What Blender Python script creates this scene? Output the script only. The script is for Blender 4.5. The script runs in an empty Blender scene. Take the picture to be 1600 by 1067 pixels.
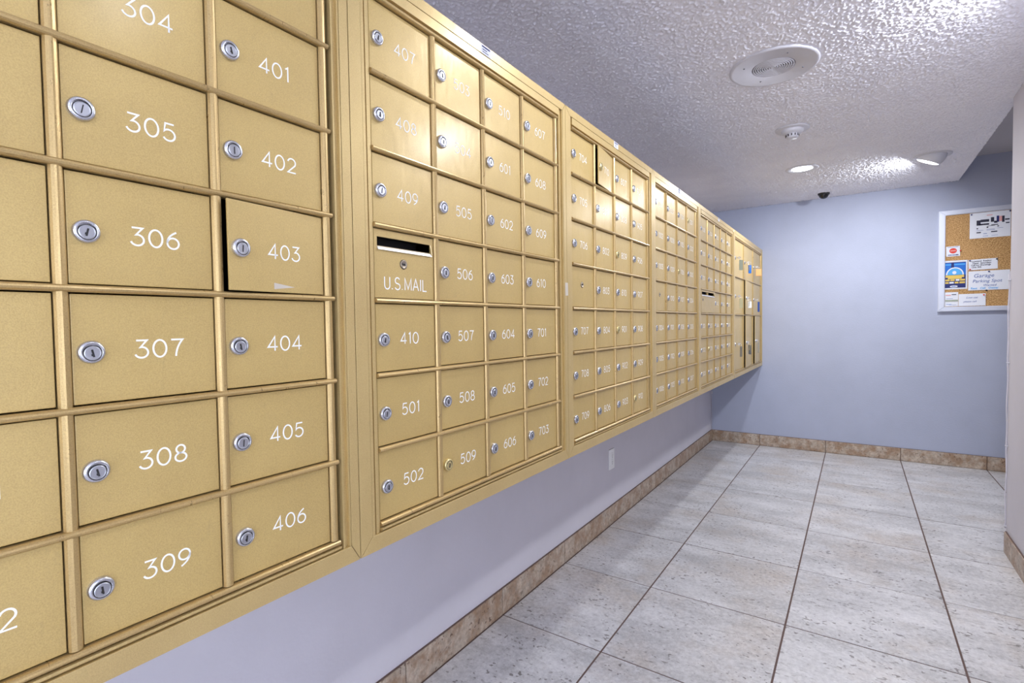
import bpy, bmesh, math, random
from mathutils import Vector, Matrix
random.seed(7)
sc = bpy.context.scene
COL = sc.collection
PI = math.pi
Z0 = 0.7815            # height of the cabinets' lowest door line above the floor
# ------------------------------------------------------------------ camera
yaw, pit, rol, F = -0.5956, -0.0327, -0.0151, 794.8
fw = Vector((math.sin(yaw)*math.cos(pit), math.cos(yaw)*math.cos(pit), math.sin(pit)))
rt = Vector((math.cos(yaw), -math.sin(yaw), 0.0)); up = rt.cross(fw)
r2 = math.cos(rol)*rt + math.sin(rol)*up; u2 = -math.sin(rol)*rt + math.cos(rol)*up
cam = bpy.data.cameras.new('camera'); camo = bpy.data.objects.new('camera', cam); COL.objects.link(camo)
cam.sensor_width = 36.0; cam.lens = 36.0*F/1600.0; cam.clip_start = 0.02; cam.clip_end = 60
camo.matrix_world = Matrix(((r2.x, u2.x, -fw.x, 0.7172), (r2.y, u2.y, -fw.y, 0.0), (r2.z, u2.z, -fw.z, 0.3616+Z0), (0, 0, 0, 1)))
sc.camera = camo
# ------------------------------------------------------------------ world, exposure
w = bpy.data.worlds.new('world'); sc.world = w; w.use_nodes = True
bg = w.node_tree.nodes['Background']; bg.inputs[0].default_value = (0.80, 0.86, 1.0, 1); bg.inputs[1].default_value = 5.0
vs = sc.view_settings; vs.view_transform = 'Standard'; vs.look = 'None'; vs.gamma = 1; vs.use_curve_mapping = False; vs.exposure = 0.0
LAMP_W = 14.0
AMB_W = 26.0
# ------------------------------------------------------------------ materials
def mat(name, color=(.8,.8,.8), rough=.5, metal=0., coat=0., emit=None, estr=0.):
    m = bpy.data.materials.new(name); m.use_nodes = True
    b = m.node_tree.nodes['Principled BSDF']
    b.inputs['Base Color'].default_value = (*color, 1); b.inputs['Roughness'].default_value = rough
    b.inputs['Metallic'].default_value = metal; b.inputs['Coat Weight'].default_value = coat
    b.inputs['Coat Roughness'].default_value = .22
    if emit: b.inputs['Emission Color'].default_value = (*emit, 1); b.inputs['Emission Strength'].default_value = estr
    return m
def nn(m, t, **k):
    n = m.node_tree.nodes.new(t)
    for a, v in k.items(): setattr(n, a, v)
    return n
def lk(m, a, b): m.node_tree.links.new(a, b)
def pos(m, scale=(1,1,1), rnd=False):
    g = nn(m, 'ShaderNodeNewGeometry'); mp = nn(m, 'ShaderNodeMapping'); mp.inputs['Scale'].default_value = scale
    src = g.outputs['Position']
    if rnd:
        oi = nn(m, 'ShaderNodeObjectInfo'); va = nn(m, 'ShaderNodeVectorMath', operation='MULTIPLY_ADD')
        cb = nn(m, 'ShaderNodeCombineXYZ'); lk(m, oi.outputs['Random'], cb.inputs[0]); lk(m, oi.outputs['Random'], cb.inputs[1]); lk(m, oi.outputs['Random'], cb.inputs[2])
        va.inputs[1].default_value = (37., 53., 71.); lk(m, cb.outputs[0], va.inputs[0]); lk(m, src, va.inputs[2]); src = va.outputs[0]
    lk(m, src, mp.inputs[0]); return mp.outputs[0]
def noise(m, vec, scale, detail=4, rough=.55):
    n = nn(m, 'ShaderNodeTexNoise'); n.inputs['Scale'].default_value = scale; n.inputs['Detail'].default_value = detail
    n.inputs['Roughness'].default_value = rough; lk(m, vec, n.inputs['Vector']); return n.outputs['Fac']
def ramp(m, fac, stops):
    r = nn(m, 'ShaderNodeValToRGB'); el = r.color_ramp.elements
    while len(el) < len(stops): el.new(.5)
    for e, (p, c) in zip(el, stops): e.position = p; e.color = (*c, 1) if len(c) == 3 else c
    lk(m, fac, r.inputs[0]); return r.outputs[0]
def mix(m, fac, a, b, typ='MIX'):
    x = nn(m, 'ShaderNodeMix', data_type='RGBA', blend_type=typ)
    if isinstance(fac, float): x.inputs[0].default_value = fac
    else: lk(m, fac, x.inputs[0])
    for s, v in ((6, a), (7, b)):
        if isinstance(v, tuple): x.inputs[s].default_value = (*v, 1)
        else: lk(m, v, x.inputs[s])
    return x.outputs[2]
def bump(m, h, dist, strength=1.):
    b = nn(m, 'ShaderNodeBump'); b.inputs['Distance'].default_value = dist; b.inputs['Strength'].default_value = strength
    lk(m, h, b.inputs['Height']); lk(m, b.outputs[0], m.node_tree.nodes['Principled BSDF'].inputs['Normal'])
def base(m, col): lk(m, col, m.node_tree.nodes['Principled BSDF'].inputs['Base Color'])
def g3(v): return (v, v, v)

def gold_mat(name, c1, c2, c3, rough, metal, coat, wear=.55):
    m = mat(name, c1, rough, metal, coat)
    p = pos(m)
    big = noise(m, p, 7, 3); fine = noise(m, p, 700, 2); sm = noise(m, pos(m, (1, 3.2, 1)), 26, 6, .7)
    col = mix(m, ramp(m, big, [(.3, g3(0)), (.7, g3(1))]), c1, c2)
    col = mix(m, ramp(m, sm, [(.60, g3(0)), (.78, g3(wear))]), col, c3)
    col = mix(m, .5, col, ramp(m, fine, [(.3, g3(.38)), (.7, g3(.62))]), 'OVERLAY')
    base(m, col)
    rr = ramp(m, sm, [(.35, g3(rough-.05)), (.75, g3(rough+.12))]); lk(m, rr, m.node_tree.nodes['Principled BSDF'].inputs['Roughness'])
    bump(m, fine, .0004, .35)
    return m
M = {}
M['door'] = gold_mat('gold_door_paint', (.59,.425,.16), (.54,.385,.145), (.45,.325,.135), .42, .22, .34)
M['frame'] = gold_mat('gold_frame_anodised', (.62,.46,.20), (.57,.415,.18), (.45,.33,.14), .38, .35, .2)
M['bar'] = gold_mat('gold_bar_anodised', (.56,.395,.17), (.51,.36,.155), (.45,.31,.135), .32, .55, .2, .25)
M['box'] = mat('box_sheet_metal', (.16,.11,.05), .6, .3)
M['chrome'] = mat('lock_chrome', (.62,.63,.68), .24, .9)
M['core'] = mat('lock_core_steel', (.55,.57,.63), .3, .9)
M['brass'] = mat('lock_brass', (.72,.6,.3), .3, .8)
M['nickel'] = mat('lock_aged_nickel', (.45,.38,.3), .35, .8)
M['black'] = mat('black_plastic', (.012,.012,.014), .4)
M['slot'] = mat('keyway_dark', (.02,.018,.02), .6)
M['ink'] = mat('white_lettering', (.95,.95,.92), .6)
M['steel'] = mat('bright_steel_lip', (.8,.82,.88), .3, .5)
M['outlet'] = mat('outlet_white_plastic', (.88,.88,.90), .35)
M['white'] = mat('white_enamel', (.64,.64,.71), .45)
M['trim'] = mat('lamp_trim_white', (.66,.66,.72), .45)
M['paper'] = mat('paper_white', (.78,.80,.88), .8)
M['alu'] = mat('aluminium_frame', (.66,.69,.80), .35, .3)
M['grille'] = mat('speaker_grille', (.16,.16,.19), .6)
M['rust'] = mat('aged_paint', (.52,.38,.28), .7)
M['glow'] = mat('led_diffuser', (1,1,1), .5, emit=(.95,.97,1.), estr=9.)
M['navy'] = mat('print_navy', (.02,.03,.16), .7); M['blue'] = mat('print_blue', (.02,.16,.62), .7)
M['sky'] = mat('print_light_blue', (.10,.42,.85), .7); M['yellow'] = mat('print_yellow', (.78,.55,.12), .7)
M['red'] = mat('print_red', (.72,.05,.03), .6); M['inkblk'] = mat('print_black', (.03,.03,.06), .7)
M['penblue'] = mat('pen_blue', (.10,.16,.42), .7); M['pink'] = mat('print_pink', (.75,.38,.38), .7)
M['tagblue'] = mat('tag_blue', (.01,.13,.5), .45); M['tagorange'] = mat('tag_orange', (.85,.38,.14), .5)
M['taggreen'] = mat('tag_grey_green', (.36,.40,.32), .45); M['tagyellow'] = mat('tag_pale_yellow', (.62,.58,.36), .5)
M['tagwhite'] = mat('tag_white', (.85,.87,.9), .5); M['taggrey'] = mat('tag_grey', (.30,.28,.24), .45); M['tagnavy'] = mat('tag_dark_blue', (.02,.06,.25), .45)
M['tape'] = mat('clear_tape', (.62,.56,.48), .3)

def wall_mat(name, c, dist=.0007):
    m = mat(name, c, .62); p = pos(m)
    base(m, mix(m, ramp(m, noise(m, p, 3.0, 5, .6), [(.35, g3(0)), (.7, g3(1))]), c, tuple(v*.93 for v in c)))
    bump(m, noise(m, p, 90, 3), dist, .5); return m
M['wall'] = wall_mat('painted_wall_lavender_grey', (.68,.66,.735))
M['wallb'] = wall_mat('painted_wall_blue_grey', (.43,.465,.60), .002)
M['recess'] = wall_mat('alcove_ceiling_paint', (.52,.50,.52))
# popcorn ceiling
m = mat('popcorn_ceiling', (.56,.56,.64), .85); M['popcorn'] = m; m.node_tree.nodes['Principled BSDF'].inputs['Specular IOR Level'].default_value = .25
p = pos(m)
v = nn(m, 'ShaderNodeTexVoronoi', feature='SMOOTH_F1'); v.inputs['Scale'].default_value = 170; v.inputs['Smoothness'].default_value = .6; v.inputs['Randomness'].default_value = 1
dst = nn(m, 'ShaderNodeVectorMath', operation='ADD'); nz = nn(m, 'ShaderNodeTexNoise'); nz.inputs['Scale'].default_value = 60
sca = nn(m, 'ShaderNodeVectorMath', operation='SCALE'); sca.inputs['Scale'].default_value = .014
lk(m, p, nz.inputs['Vector']); lk(m, nz.outputs['Color'], sca.inputs[0]); lk(m, p, dst.inputs[0]); lk(m, sca.outputs[0], dst.inputs[1]); lk(m, dst.outputs[0], v.inputs['Vector'])
inv = ramp(m, v.outputs['Distance'], [(.05, g3(1)), (.62, g3(0))])
h = mix(m, .75, inv, noise(m, p, 330, 3), 'MIX')
base(m, mix(m, ramp(m, noise(m, p, 5, 3), [(.35, g3(0)), (.7, g3(1))]), (.84,.84,.93), (.89,.89,.97)))
bump(m, h, .0016, .8)
# travertine tiles
def tile_mat(name, light, tan, dark, pit_amt, sx, sy, sz, tan_lo, tan_hi, bs=3.1, as_=5):
    m = mat(name, light, .38)
    p = pos(m, (sx, sy, sz), True); pq = pos(m, (1,1,1), True)
    a = noise(m, p, as_, 8, .62); b = noise(m, pq, bs, 6, .62); c = noise(m, p, 30, 5, .7); fn = noise(m, pq, 75, 6, .75)
    col = mix(m, ramp(m, a, [(.34, g3(0)), (.68, g3(1))]), tuple(x*.74 for x in light), tuple(min(1, x*1.15) for x in light))
    col = mix(m, ramp(m, b, [(tan_lo, g3(0)), (tan_hi, g3(.85))]), col, tan)
    col = mix(m, ramp(m, c, [(.50, g3(0)), (.74, g3(.65))]), col, tuple(x*.66 for x in light))
    col = mix(m, .55, col, ramp(m, fn, [(.34, g3(.30)), (.64, g3(.68))]), 'OVERLAY')
    pit = noise(m, pos(m, (sx*1.5, sy*.95, sz), True), 66, 1, .5)
    gate = noise(m, pq, 9, 2)
    pf = ramp(m, pit, [(.645, g3(0)), (.675, g3(1))]); gf = ramp(m, gate, [(.38, g3(.0)), (.58, g3(1))])
    f = nn(m, 'ShaderNodeMath', operation='MULTIPLY'); lk(m, pf, f.inputs[0]); lk(m, gf, f.inputs[1])
    f2 = nn(m, 'ShaderNodeMath', operation='MULTIPLY'); lk(m, f.outputs[0], f2.inputs[0]); f2.inputs[1].default_value = pit_amt
    base(m, mix(m, f2.outputs[0], col, dark))
    hh = mix(m, f.outputs[0], c, g3(0.)); bump(m, hh, .0012, .35); return m
M['tile'] = tile_mat('travertine_floor_tile', (.595,.585,.605), (.47,.40,.345), (.12,.10,.095), .75, .55, 1.25, 1, .48, .76)
M['btile'] = tile_mat('travertine_base_tile', (.55,.46,.375), (.31,.185,.105), (.10,.05,.03), .8, 1, 1, 1, .40, .60, 14, 22)
M['grout'] = mat('dark_grout', (.13,.085,.075), .85)
m = mat('cork', (.5,.3,.13), .8); M['cork'] = m; p = pos(m)
base(m, mix(m, ramp(m, noise(m, p, 5, 2), [(.4, g3(0)), (.6, g3(.25))]), ramp(m, noise(m, p, 150, 3, .7), [(.36, (.20,.09,.025)), (.5, (.48,.27,.10)), (.66, (.72,.47,.22))]), (.6,.35,.15)))
bump(m, noise(m, p, 150, 2), .001, .5)
m = bpy.data.materials.new('window_glass'); m.use_nodes = True; M['glass'] = m
nt = m.node_tree; nt.nodes.remove(nt.nodes['Principled BSDF'])
tr = nn(m, 'ShaderNodeBsdfTransparent'); gl = nn(m, 'ShaderNodeBsdfGlossy'); gl.inputs['Roughness'].default_value = .02; fr = nn(m, 'ShaderNodeFresnel'); mx = nn(m, 'ShaderNodeMixShader')
lk(m, fr.outputs[0], mx.inputs[0]); lk(m, tr.outputs[0], mx.inputs[1]); lk(m, gl.outputs[0], mx.inputs[2]); lk(m, mx.outputs[0], nt.nodes['Material Output'].inputs[0])

# ------------------------------------------------------------------ helpers
class MB:
    """collects shapes for ONE mesh"""
    def __init__(s): s.v = []; s.f = []; s.mi = []; s.sm = []
    def add(s, vs, fs, mi=0, sm=False):
        o = len(s.v); s.v += [tuple(q) for q in vs]
        for f in fs: s.f.append([o+i for i in f]); s.mi.append(mi); s.sm.append(sm)
    def box(s, a, b, mi=0, bev=0.):
        x0,y0,z0 = a; x1,y1,z1 = b
        if bev <= 0:
            vs = [(x,y,z) for x in (x0,x1) for y in (y0,y1) for z in (z0,z1)]
            s.add(vs, [(0,1,3,2),(4,6,7,5),(0,4,5,1),(2,3,7,6),(0,2,6,4),(1,5,7,3)], mi); return
        bm = bmesh.new(); bmesh.ops.create_cube(bm, size=1)
        bmesh.ops.scale(bm, vec=(x1-x0, y1-y0, z1-z0), verts=bm.verts); bmesh.ops.translate(bm, vec=((x0+x1)/2,(y0+y1)/2,(z0+z1)/2), verts=bm.verts)
        bmesh.ops.bevel(bm, geom=list(bm.edges), offset=bev, segments=2, affect='EDGES', profile=.6)
        s.bm(bm, mi); bm.free()
    def bm(s, bm, mi=0, sm=False):
        bm.verts.index_update(); s.add([v.co for v in bm.verts], [[v.index for v in f.verts] for f in bm.faces], mi, sm)
    def lathe(s, prof, seg=20, axis='X', c=(0,0,0), mi=0, sm=True, rot=None, close=True):
        vs = []; n = len(prof)
        for (t, r) in prof:
            for k in range(seg):
                a = 2*PI*k/seg; p_, q = r*math.cos(a), r*math.sin(a)
                P = Vector((t,p_,q)) if axis == 'X' else (Vector((q,t,p_)) if axis == 'Y' else Vector((p_,q,t)))
                if rot: P = rot @ P
                vs.append(P+Vector(c))
        fs = [(i*seg+k, i*seg+(k+1)%seg, (i+1)*seg+(k+1)%seg, (i+1)*seg+k) for i in range(n-1) for k in range(seg)]
        s.add(vs, fs, mi, sm)
        if close:
            s.add(vs[:seg], [tuple(range(seg))[::-1]], mi, False); s.add(vs[-seg:], [tuple(range(seg))], mi, False)
    def tube(s, pts, r, seg=8, mi=0):
        pts = [Vector(q) for q in pts]; rings = []
        for i, q in enumerate(pts):
            d = (pts[min(i+1, len(pts)-1)]-pts[max(i-1, 0)]).normalized()
            a = d.orthogonal().normalized(); 
            if i and rings: 
                a = (rings[-1][1]-d*rings[-1][1].dot(d)).normalized()
            b = d.cross(a); rings.append(([q+r*(math.cos(2*PI*k/seg)*a+math.sin(2*PI*k/seg)*b) for k in range(seg)], a))
        vs = [x for R_, _ in rings for x in R_]; n = len(pts)
        s.add(vs, [(i*seg+k, i*seg+(k+1)%seg, (i+1)*seg+(k+1)%seg, (i+1)*seg+k) for i in range(n-1) for k in range(seg)] + [tuple(range(seg))[::-1], tuple(range((n-1)*seg, n*seg))], mi, True)
    def prism(s, poly, axis, t0, t1, mi=0, sm=False):
        """poly: list of 2-D points; extruded along axis"""
        def mk(p_, t):
            return (t, p_[0], p_[1]) if axis == 'X' else ((p_[0], t, p_[1]) if axis == 'Y' else (p_[0], p_[1], t))
        n = len(poly); vs = [mk(q, t0) for q in poly]+[mk(q, t1) for q in poly]
        s.add(vs, [(i, (i+1)%n, n+(i+1)%n, n+i) for i in range(n)]+[tuple(range(n))[::-1], tuple(range(n, 2*n))], mi, sm)
    def mesh(s, name, mats):
        me = bpy.data.meshes.new(name); me.from_pydata(s.v, [], s.f)
        for q in mats: me.materials.append(M[q] if isinstance(q, str) else q)
        me.polygons.foreach_set('material_index', s.mi); me.polygons.foreach_set('use_smooth', s.sm)
        bm = bmesh.new(); bm.from_mesh(me); bmesh.ops.recalc_face_normals(bm, faces=bm.faces); bm.to_mesh(me); bm.free()
        me.update(); return me
def put(name, me, parent=None, loc=(0,0,0), rot=(0,0,0)):
    o = bpy.data.objects.new(name, me); COL.objects.link(o)
    o.parent = parent; o.location = loc; o.rotation_euler = rot; return o
def tag(o, label, cat, group=None):
    o['label'] = label; o['category'] = cat
    if group: o['group'] = group
    return o
def struct(o): o['kind'] = 'structure'; return o
def empty(name, loc, rz=0):
    o = bpy.data.objects.new(name, None); COL.objects.link(o); o.empty_display_size = .05; o.location = loc; o.rotation_euler = (0,0,rz); return o
def boxobj(name, a, b, mt, parent=None, bev=0., label=None):
    mb = MB(); c = tuple((p_+q)/2 for p_, q in zip(a, b)); mb.box(tuple(p_-q for p_, q in zip(a, c)), tuple(p_-q for p_, q in zip(b, c)), 0, bev)
    loc = Vector(c) - (parent.location if parent and parent.parent is None else Vector((0,0,0)))
    o = put(name, mb.mesh(name, [mt]), parent, loc)
    if label: o['label'] = label
    return o

# ------------------------------------------------------------------ room shell
XW, YB, CZ, XR, YC = -.443, 5.133, 1.406+Z0, 1.328, 3.375
XS, CZ2 = 1.352, 1.566+Z0            # edge of the low ceiling at the alcove, alcove ceiling height
T1, T2, TX, TY = .5163, .5186, -.015, 2.1218
YN, XE = -3.2, 4.2                    # lobby behind the camera
floor = struct(boxobj('floor', (XW-.1, YN, -.06), (XE, YB+.1, -.0015), 'grout'))
g = .0032
mb = MB(); mb.box((-T1/2+g, -T2/2+g*.8, -.010), (T1/2-g, T2/2-g*.8, .0), 0, .0012); tile_me = mb.mesh('floor_tile', ['tile'])
def cut_tile(x0, x1, y0, y1):
    mb = MB(); cx, cy = (x0+x1)/2, (y0+y1)/2; mb.box((x0-cx+g, y0-cy+g*.8, -.010), (x1-cx-g, y1-cy-g*.8, 0), 0, .0012)
    return mb.mesh('floor_tile', ['tile']), cx, cy
fl = floor.location
for i in range(-1, 9):
    for j in range(-11, 6):
        x0, x1 = TX+i*T1, TX+(i+1)*T1; y0, y1 = TY+j*T2, TY+(j+1)*T2
        cx0, cx1, cy0, cy1 = max(x0, XW+.012), min(x1, XE), max(y0, YN), min(y1, YB-.012)
        if cx1-cx0 < .02 or cy1-cy0 < .02: continue
        if cx1-cx0 < T1-.001 or cy1-cy0 < T2-.001: me, cx, cy = cut_tile(cx0, cx1, cy0, cy1)
        else: me, cx, cy = tile_me, (x0+x1)/2, (y0+y1)/2
        put('floor_tile', me, floor, Vector((cx, cy, random.uniform(-.0004,.0004)))-fl, (random.uniform(-.0006,.0006), random.uniform(-.0006,.0006), 0))
struct(boxobj('wall_left', (XW-.1, YN, -.06), (XW, YB+.1, CZ+.3), 'wall'))
struct(boxobj('wall_back', (XW, YB, -.06), (XE, YB+.1, CZ+.4), 'wallb'))
wr = struct(boxobj('wall_right', (XR, .25, -.06), (XR+.12, YC, CZ+.2), 'wall'))
struct(boxobj('wall_alcove', (2.75, YC, -.06), (2.85, YB, CZ2+.1), 'wall'))
struct(boxobj('wall_lobby', (XR+.12, YC-.1, -.06), (XE, YC, CZ+.3), 'wall'))
# popcorn ceiling: low slab over the corridor and lobby
import numpy as np
def popcorn_ceiling():
    rng = np.random.default_rng(3); st = .0034; y0 = 1.1
    nx = int(round((XS-XW)/st))+1; ny = int(round((YB-y0)/st))+1
    H = np.zeros((ny, nx)); N = int((XS-XW)*(YB-y0)/(.0084**2))
    px = rng.uniform(0, nx-1, N); py = rng.uniform(0, ny-1, N); rr = rng.uniform(.0034, .0062, N)/st; hh = rng.uniform(.0010, .0060, N)**1.0
    for dx in range(-2, 3):
        for dy in range(-2, 3):
            ix = np.clip(np.round(px).astype(int)+dx, 0, nx-1); iy = np.clip(np.round(py).astype(int)+dy, 0, ny-1)
            d2 = ((ix-px)**2+(iy-py)**2)/rr**2; np.maximum.at(H, (iy, ix), hh*np.sqrt(np.clip(1-d2, 0, 1)))
    for (cx, cy, cr) in [(.428,2.37,.172), (.40,4.06,.107), (1.11,4.25,.11), (.421,3.19,.086), (.487,4.95,.046)]:
        X_, Y_ = np.meshgrid(XW+np.arange(nx)*st, y0+np.arange(ny)*st); H *= np.clip((np.hypot(X_-cx, Y_-cy)-cr)/.008+.3, 0.12, 1)
    X_, Y_ = np.meshgrid(np.linspace(XW, XS, nx), np.linspace(y0, YB, ny))
    co = np.stack([X_, Y_, CZ-H], -1).reshape(-1, 3); n0 = len(co)
    i = np.arange(nx-1)[None, :]+np.arange(ny-1)[:, None]*nx
    f = np.stack([i, i+nx, i+nx+1, i+1], -1).reshape(-1, 4)
    me = bpy.data.meshes.new('ceiling'); me.vertices.add(n0); me.vertices.foreach_set('co', co.ravel())
    me.loops.add(f.size); me.loops.foreach_set('vertex_index', f.ravel()); me.polygons.add(len(f)); me.polygons.foreach_set('loop_start', np.arange(len(f))*4)
    me.polygons.foreach_set('use_smooth', np.ones(len(f), bool)); me.update(calc_edges=True); me.validate(); me.materials.append(M['popcorn'])
    return me
ceil = struct(put('ceiling', popcorn_ceiling()))
struct(boxobj('ceiling_slab', (XW-.05, YN, CZ+.0005), (XS, YB, CZ+.16), 'popcorn'))
struct(boxobj('ceiling_lobby', (XS, YN, CZ), (XE, YC-.1, CZ+.16), 'popcorn'))
struct(boxobj('ceiling_alcove', (XS, YC-.1, CZ2), (2.85, YB, CZ2+.08), 'recess'))
# lobby windows (outside the frame of the photograph): frames with glass
def window(name, a, b, axis, n):
    """opening between a and b (x0,y0,z0),(x1,y1,z1); a thin wall plane along axis"""
    root = empty(name, (a[0], a[1], 0)); struct(root)
    L = b[1]-a[1] if axis == 'y' else b[0]-a[0]
    mb = MB()
    for k in range(n+1):
        t = L*k/n
        if axis == 'y': mb.box((-.03, t-.03, a[2]), (.03, t+.03, b[2]))
        else: mb.box((t-.03, -.03, a[2]), (t+.03, .03, b[2]))
    for z in (a[2], b[2]):
        if axis == 'y': mb.box((-.035, 0, z-.03), (.035, L, z+.03))
        else: mb.box((0, -.035, z-.03), (L, .035, z+.03))
    put('window_frame', mb.mesh('window_frame', ['alu']), root)
    for k in range(n):
        mb = MB(); t0, t1 = L*k/n+.03, L*(k+1)/n-.03
        if axis == 'y': mb.box((-.003, t0, a[2]+.03), (.003, t1, b[2]-.03))
        else: mb.box((t0, -.003, a[2]+.03), (t1, .003, b[2]-.03))
        put('window_pane', mb.mesh('window_pane', ['glass']), root)
window('window_1', (XE, YN+.2, .1), (XE, YC-.3, CZ-.06), 'y', 5)
window('window_2', (XW+.15, YN, .1), (XE-.2, YN, CZ-.06), 'x', 4)
struct(boxobj('wall_window_1', (XE-.02, YN, -.06), (XE+.08, YC, .08), 'wall'))
struct(boxobj('wall_window_2', (XW, YN-.08, -.06), (XE, YN+.02, .08), 'wall'))
# skirting tiles
def skirting(name, pts, axis, fixed, inward, h=.100):
    root = empty(name, ((fixed, pts[0], 0) if axis == 'y' else (pts[0], fixed, 0))); struct(root)
    for a, b in zip(pts[:-1], pts[1:]):
        mb = MB(); L = b-a-.004
        if axis == 'y': mb.box((min(0, inward), -L/2, 0.0), (max(0, inward), L/2, h), 0, .0015); lc = (0, (a+b)/2-pts[0], 0)
        else: mb.box((-L/2, min(0, inward), 0.0), (L/2, max(0, inward), h), 0, .0015); lc = ((a+b)/2-pts[0], 0, 0)
        put('skirting_tile', mb.mesh('skirting_tile', ['btile']), root, lc)
    mb = MB(); L = pts[-1]-pts[0]; t = inward*.6; s_ = -.0 
    if axis == 'y': mb.box((min(0, t), 0, .0), (max(0, t), L, h+.002))
    else: mb.box((0, min(0, t), .0), (L, max(0, t), h+.002))
    put('grout_bed', mb.mesh('grout_bed', ['grout']), root)
ly = [YN]+[TY+j*T2 for j in range(-10, 6)]+[YB-.011]
skirting('baseboard_left', ly, 'y', XW, .010)
skirting('baseboard_back', [XW+.001]+[TX+i*T1 for i in range(0, 6)]+[2.75], 'x', YB, -.010)
skirting('baseboard_right', [.25, .57, 1.09, 1.604, 2.123, 2.641, 3.165, YC-.008], 'y', XR, .010*-1)

# ------------------------------------------------------------------ lamps
lamps = [(.40,4.06,'d',1.), (1.11,4.25,'e',1.), (1.17,2.10,'e',.95), (1.17,.64,'e',.12), (1.1,-1.2,'d',.5), (2.8,-.4,'d',.5), (.44,1.48,'d',.40)]
labels = {6:'round downlight in the corridor ceiling in front of the second mailbox bank, above the view', 2:'eyeball light in the corridor ceiling over the second mailbox bank, above the view', 3:'eyeball light in the ceiling beside the nearest mailbox bank, above the view', 4:'round downlight in the lobby ceiling straight behind the camera', 5:'round downlight in the lobby ceiling beyond the right wall end',
 0:'round recessed downlight glowing white, flush in the popcorn ceiling', 1:'recessed eyeball light with a tilted half-dome shade near the ceiling edge'}
for k, (x, y, kind, pw) in enumerate(lamps):
    t = empty('downlight' if kind == 'd' else 'eyeball_light', (x, y, CZ))
    tag(t, labels[k], 'ceiling light')
    la = bpy.data.lights.new('lamp_light', 'AREA'); la.shape = 'DISK'; la.size = .085; la.energy = LAMP_W*pw; la.color = (.93,.96,1.0)
    lo = bpy.data.objects.new('lamp_light', la); COL.objects.link(lo); lo.parent = t
    if kind == 'd':
        mb = MB(); mb.lathe([(.001,.062),(-.002,.068),(-.006,.080),(-.007,.094),(-.004,.101),(.001,.102)], 40, 'Z', close=False)
        put('trim_ring', mb.mesh('trim_ring', ['trim']), t)
        mb = MB(); mb.lathe([(-.0015,.0630),(-.0030,.058),(-.0035,.0)], 40, 'Z'); put('diffuser', mb.mesh('diffuser', ['glow']), t)
        lo.location = (0,0,-.012)
    else:
        mb = MB(); mb.lathe([(.001,.074),(-.004,.078),(-.0065,.088),(-.005,.102),(.001,.104)], 44, 'Z', close=False)
        put('trim_ring', mb.mesh('trim_ring', ['trim']), t)
        # hooded eyeball: a spherical shell tipped so that its opening looks at the far wall
        R_ = .079; rot = Matrix.Rotation(math.radians(9), 3, 'X') @ Matrix.Rotation(math.radians(25), 3, 'Y'); mb = MB()
        out = [(-R_*math.sin(a), R_*math.cos(a)) for a in [math.radians(d) for d in range(-35, 43, 6)]]
        inn = [(q[0]*.95, q[1]*.95) for q in out[::-1]]
        mb.lathe(out+inn, 36, 'Z', (0,0,.006), rot=rot, close=False)
        put('eyeball', mb.mesh('eyeball', ['trim']), t)
        mb = MB(); cen = rot @ Vector((0,0,-.050)) + Vector((0,0,.006)); mb.lathe([(0,.0545),(.003,.054)], 32, 'Z', cen, rot=rot)
        put('diffuser', mb.mesh('diffuser', ['glow']), t)
        lo.location = rot @ Vector((0,0,-.060)) + Vector((0,0,.006)); lo.rotation_euler = rot.to_euler(); la.size = .075

# ------------------------------------------------------------------ lettering
def arc(cx, cy, rx, ry, a0, a1, n=14):
    return [(cx+rx*math.cos(math.radians(a0+(a1-a0)*k/n)), cy+ry*math.sin(math.radians(a0+(a1-a0)*k/n))) for k in range(n+1)]
def bez(p0, p1, p2, n=8): return [tuple((1-t)**2*a+2*t*(1-t)*b+t*t*c for a, b, c in zip(p0, p1, p2)) for t in [k/n for k in range(n+1)]]
six = [bez((.52,1),(.02,.75),(.02,.32))+arc(.33,.32,.31,.32,180,540,20)[1:]]
GL = {'0': (.70, [arc(.35,.5,.34,.5,90,450,26)]), '1': (.36, [[(.06,.86),(.24,1),(.24,0)]]),
 '2': (.68, [arc(.34,.70,.30,.30,165,-35,12)+[(.03,0),(.66,0)]]),
 '3': (.66, [[(.05,1),(.58,1),(.25,.60)]+arc(.30,.31,.33,.31,82,-160,16)]),
 '4': (.72, [[(.52,0),(.52,1),(.02,.27),(.72,.27)]]),
 '5': (.68, [[(.60,1),(.14,1),(.07,.54)]+arc(.31,.33,.33,.33,128,-150,16)]),
 '6': (.66, six), '7': (.66, [[(.03,1),(.65,1)]+bez((.65,1),(.30,.55),(.27,0))[1:]]),
 '8': (.66, [arc(.33,.76,.24,.24,-90,270,18), arc(.33,.27,.31,.26,90,450,20)]),
 '9': (.66, [[(.66-a, 1-b) for a, b in six[0]]]),
 'U': (.68, [[(.04,1),(.04,.32)]+arc(.34,.32,.30,.32,180,360,12)+[(.64,1)]]),
 'S': (.66, [arc(.33,.75,.27,.25,25,200,10)+bez((.075,.66),(.1,.53),(.36,.5))[1:]+bez((.36,.5),(.64,.45),(.62,.25))[1:]+arc(.33,.27,.30,.27,0,-160,10)]),
 'M': (.86, [[(.04,0),(.04,1),(.43,.1),(.82,1),(.82,0)]]), 'A': (.74, [[(.0,0),(.36,1),(.72,0)], [(.13,.33),(.59,.33)]]),
 'I': (.12, [[(.06,1),(.06,0)]]), 'L': (.55, [[(.05,1),(.05,0),(.55,0)]]), '.': (.16, [[(.04,.0),(.04,.08)]]), ' ': (.4, [])}
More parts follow.
